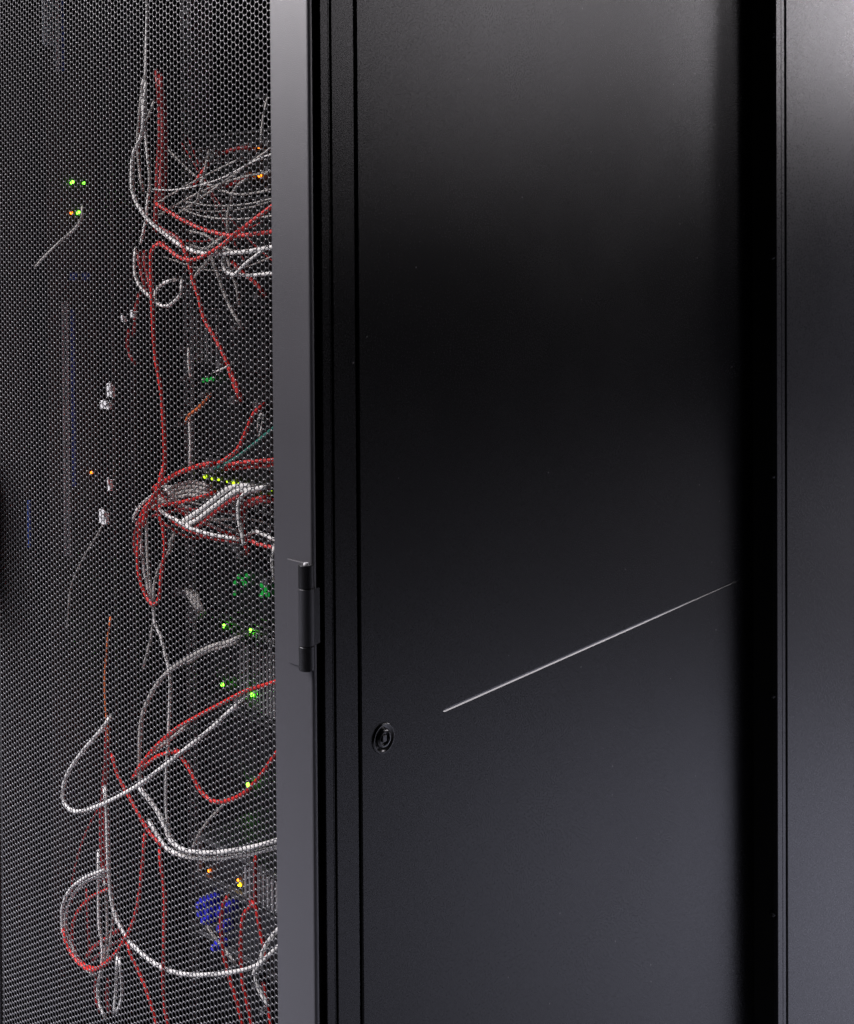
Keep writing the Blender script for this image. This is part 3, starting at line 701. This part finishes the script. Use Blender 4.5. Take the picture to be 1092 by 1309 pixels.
c('R', "red ring at lower left crossing the white oval loop", [(185, 1070), (184, 1085), (182, 1107), (178, 1145), (171, 1175.6), (160, 1200), (142, 1225), (118, 1240.5), (98.5, 1229), (86, 1209), (81, 1190)], 0.038, 0.0021)
c('R', "red arc inside the lower left ring, open to the right", [(140, 1136), (128, 1141), (115, 1148), (98.5, 1167), (91.6, 1192), (96, 1217), (106, 1232), (122, 1238), (136, 1233)], 0.05, 0.0020)
c('D', "shaded red cross strand inside the lower left ring, upper", [(113, 1220), (122, 1209), (137, 1199), (153, 1188)], 0.06, 0.0024)
c('D', "shaded red cross strand inside the lower left ring, lower", [(120, 1226), (132, 1216), (146, 1206), (157, 1200)], 0.065, 0.0022)
c('D', "shaded red upright inside the lower left oval", [(111, 1140), (112, 1165), (113, 1190), (114, 1215)], 0.08, 0.0016)
c('W', "white strand falling through the ring at lower left, left one", [(126, 1092), (126, 1140), (127, 1184), (131, 1215), (129, 1240), (125, 1263), (127, 1283), (134, 1301)], 0.05, 0.0018)
c('G', "grey strand falling through the ring at lower left, middle one", [(134, 1130), (136, 1160), (137, 1184), (136, 1205), (133, 1224), (131, 1244)], 0.055, 0.0017)
c('G', "grey strand falling through the ring at lower left, right one", [(141, 1136), (144, 1160), (143, 1190), (139, 1215), (136, 1230)], 0.055, 0.0016)
c('W', "short white tail under the ring, left of two", [(150, 1226), (148.5, 1245), (148, 1266), (147, 1280), (146, 1292)], 0.05, 0.0018)
c('W', "short white tail under the ring, right of two", [(153, 1228), (155, 1250), (156, 1270), (154, 1283), (150, 1292)], 0.05, 0.0018)
c('D', "short shaded red tail below the lower left ring", [(123, 1250), (122, 1264), (123, 1276), (127, 1290)], 0.07, 0.0022)
c('D', "shaded red lead behind the white tails under the ring", [(138, 1255), (137, 1272), (139, 1290)], 0.09, 0.0028)
c('R', "red cable leaving the low white sweep toward the bottom edge", [(163, 1208), (167, 1220), (181, 1250), (192, 1280), (200, 1308), (207, 1340)], 0.05, 0.0021, "p-")
c('R', "upright red cable crossing the low white sweep to the bottom", [(204, 1090), (206, 1107), (210.5, 1145), (210, 1195), (208.5, 1250), (211, 1291), (215, 1309), (220, 1345)], 0.036, 0.0021, "p-")
c('R', "red cable winding down from the blue plugs to the bottom", [(290, 1148), (285, 1158), (282.5, 1184), (286.6, 1222), (293.5, 1250), (302, 1277), (310, 1308), (318, 1345)], 0.09, 0.0022, "p-")
c('R', "red hairpin cable right of the blue plugs, left leg", [(325, 1157), (319, 1160), (312, 1169), (308, 1195), (308.6, 1244), (314, 1272), (322, 1309), (330, 1345)], 0.075, 0.0022, "p-")
c('R', "red hairpin cable right of the blue plugs, right leg", [(322, 1154), (328, 1162), (332, 1184), (337, 1207), (340, 1224)], 0.07, 0.0023)
c('R', "dotted red cable dropping straight from the white double run", [(326.5, 1098), (326.5, 1115), (326.5, 1135), (326.5, 1152)], 0.07, 0.0021)
c('R', "red cable leaving the frame bottom right corner", [(338, 1262), (341, 1278), (344, 1292), (347, 1310), (350, 1340)], 0.05, 0.0022, "p-")
c('W', "white cable coming round the frame at lower right, upper", [(X, 1178), (354, 1190), (340, 1208.6), (333, 1226), (328, 1244), (328, 1256), (335, 1272), (343, 1284)], 0.04, 0.0023, "-p")
c('W', "white cable coming round the frame at lower right, lower", [(X, 1200), (355, 1211), (340, 1225), (330.6, 1235), (326, 1242)], 0.038, 0.0024, "-p")
c('G', "pale lead slanting between the blue plugs and low sweep", [(266, 1186), (276, 1200), (290, 1217), (300, 1230)], 0.12, 0.0019)
c('G', "thin grey wire running down left from the frayed connector", [(133, 668), (122, 688), (106, 714), (92, 745), (88, 770), (86, 800)], 0.06, 0.0010)

# --- dim background wires in the two tangles
rng = random.Random(11)
for i in range(9):
    x0, y0 = rng.uniform(200, 250), rng.uniform(180, 330)
    x1, y1 = rng.uniform(300, 362), rng.uniform(170, 350)
    sag = rng.uniform(-12, 30); d = rng.uniform(0.10, 0.19)
    c('GGDGD'[i % 5], "thin dim wire deep in the tangle at upper right of the mesh",
      [(x0, y0, d + 0.03), (x0 + (x1 - x0) * .33, y0 + (y1 - y0) * .33 + sag, d), (x0 + (x1 - x0) * .66, y0 + (y1 - y0) * .66 + sag, d), (x1, y1, d - 0.02)],
      d, rng.uniform(0.0008, 0.0014), grp="dim wires in the upper tangle")
for i in range(8):
    x0, y0 = rng.uniform(192, 215), rng.uniform(615, 672)
    x1, y1 = rng.uniform(285, 362), rng.uniform(640, 690)
    sag = rng.uniform(-8, 14); d = rng.uniform(0.09, 0.17)
    c('GWRGD'[i % 5], "thin dim wire deep in the bundle beside the yellow green lights",
      [(x0, y0, d - 0.02), (x0 + (x1 - x0) * .33, y0 + (y1 - y0) * .33 + sag, d), (x0 + (x1 - x0) * .66, y0 + (y1 - y0) * .66 + sag * .5, d + 0.02), (x1, y1, d + 0.05)],
      d, rng.uniform(0.0012, 0.0020), grp="dim wires in the middle bundle")
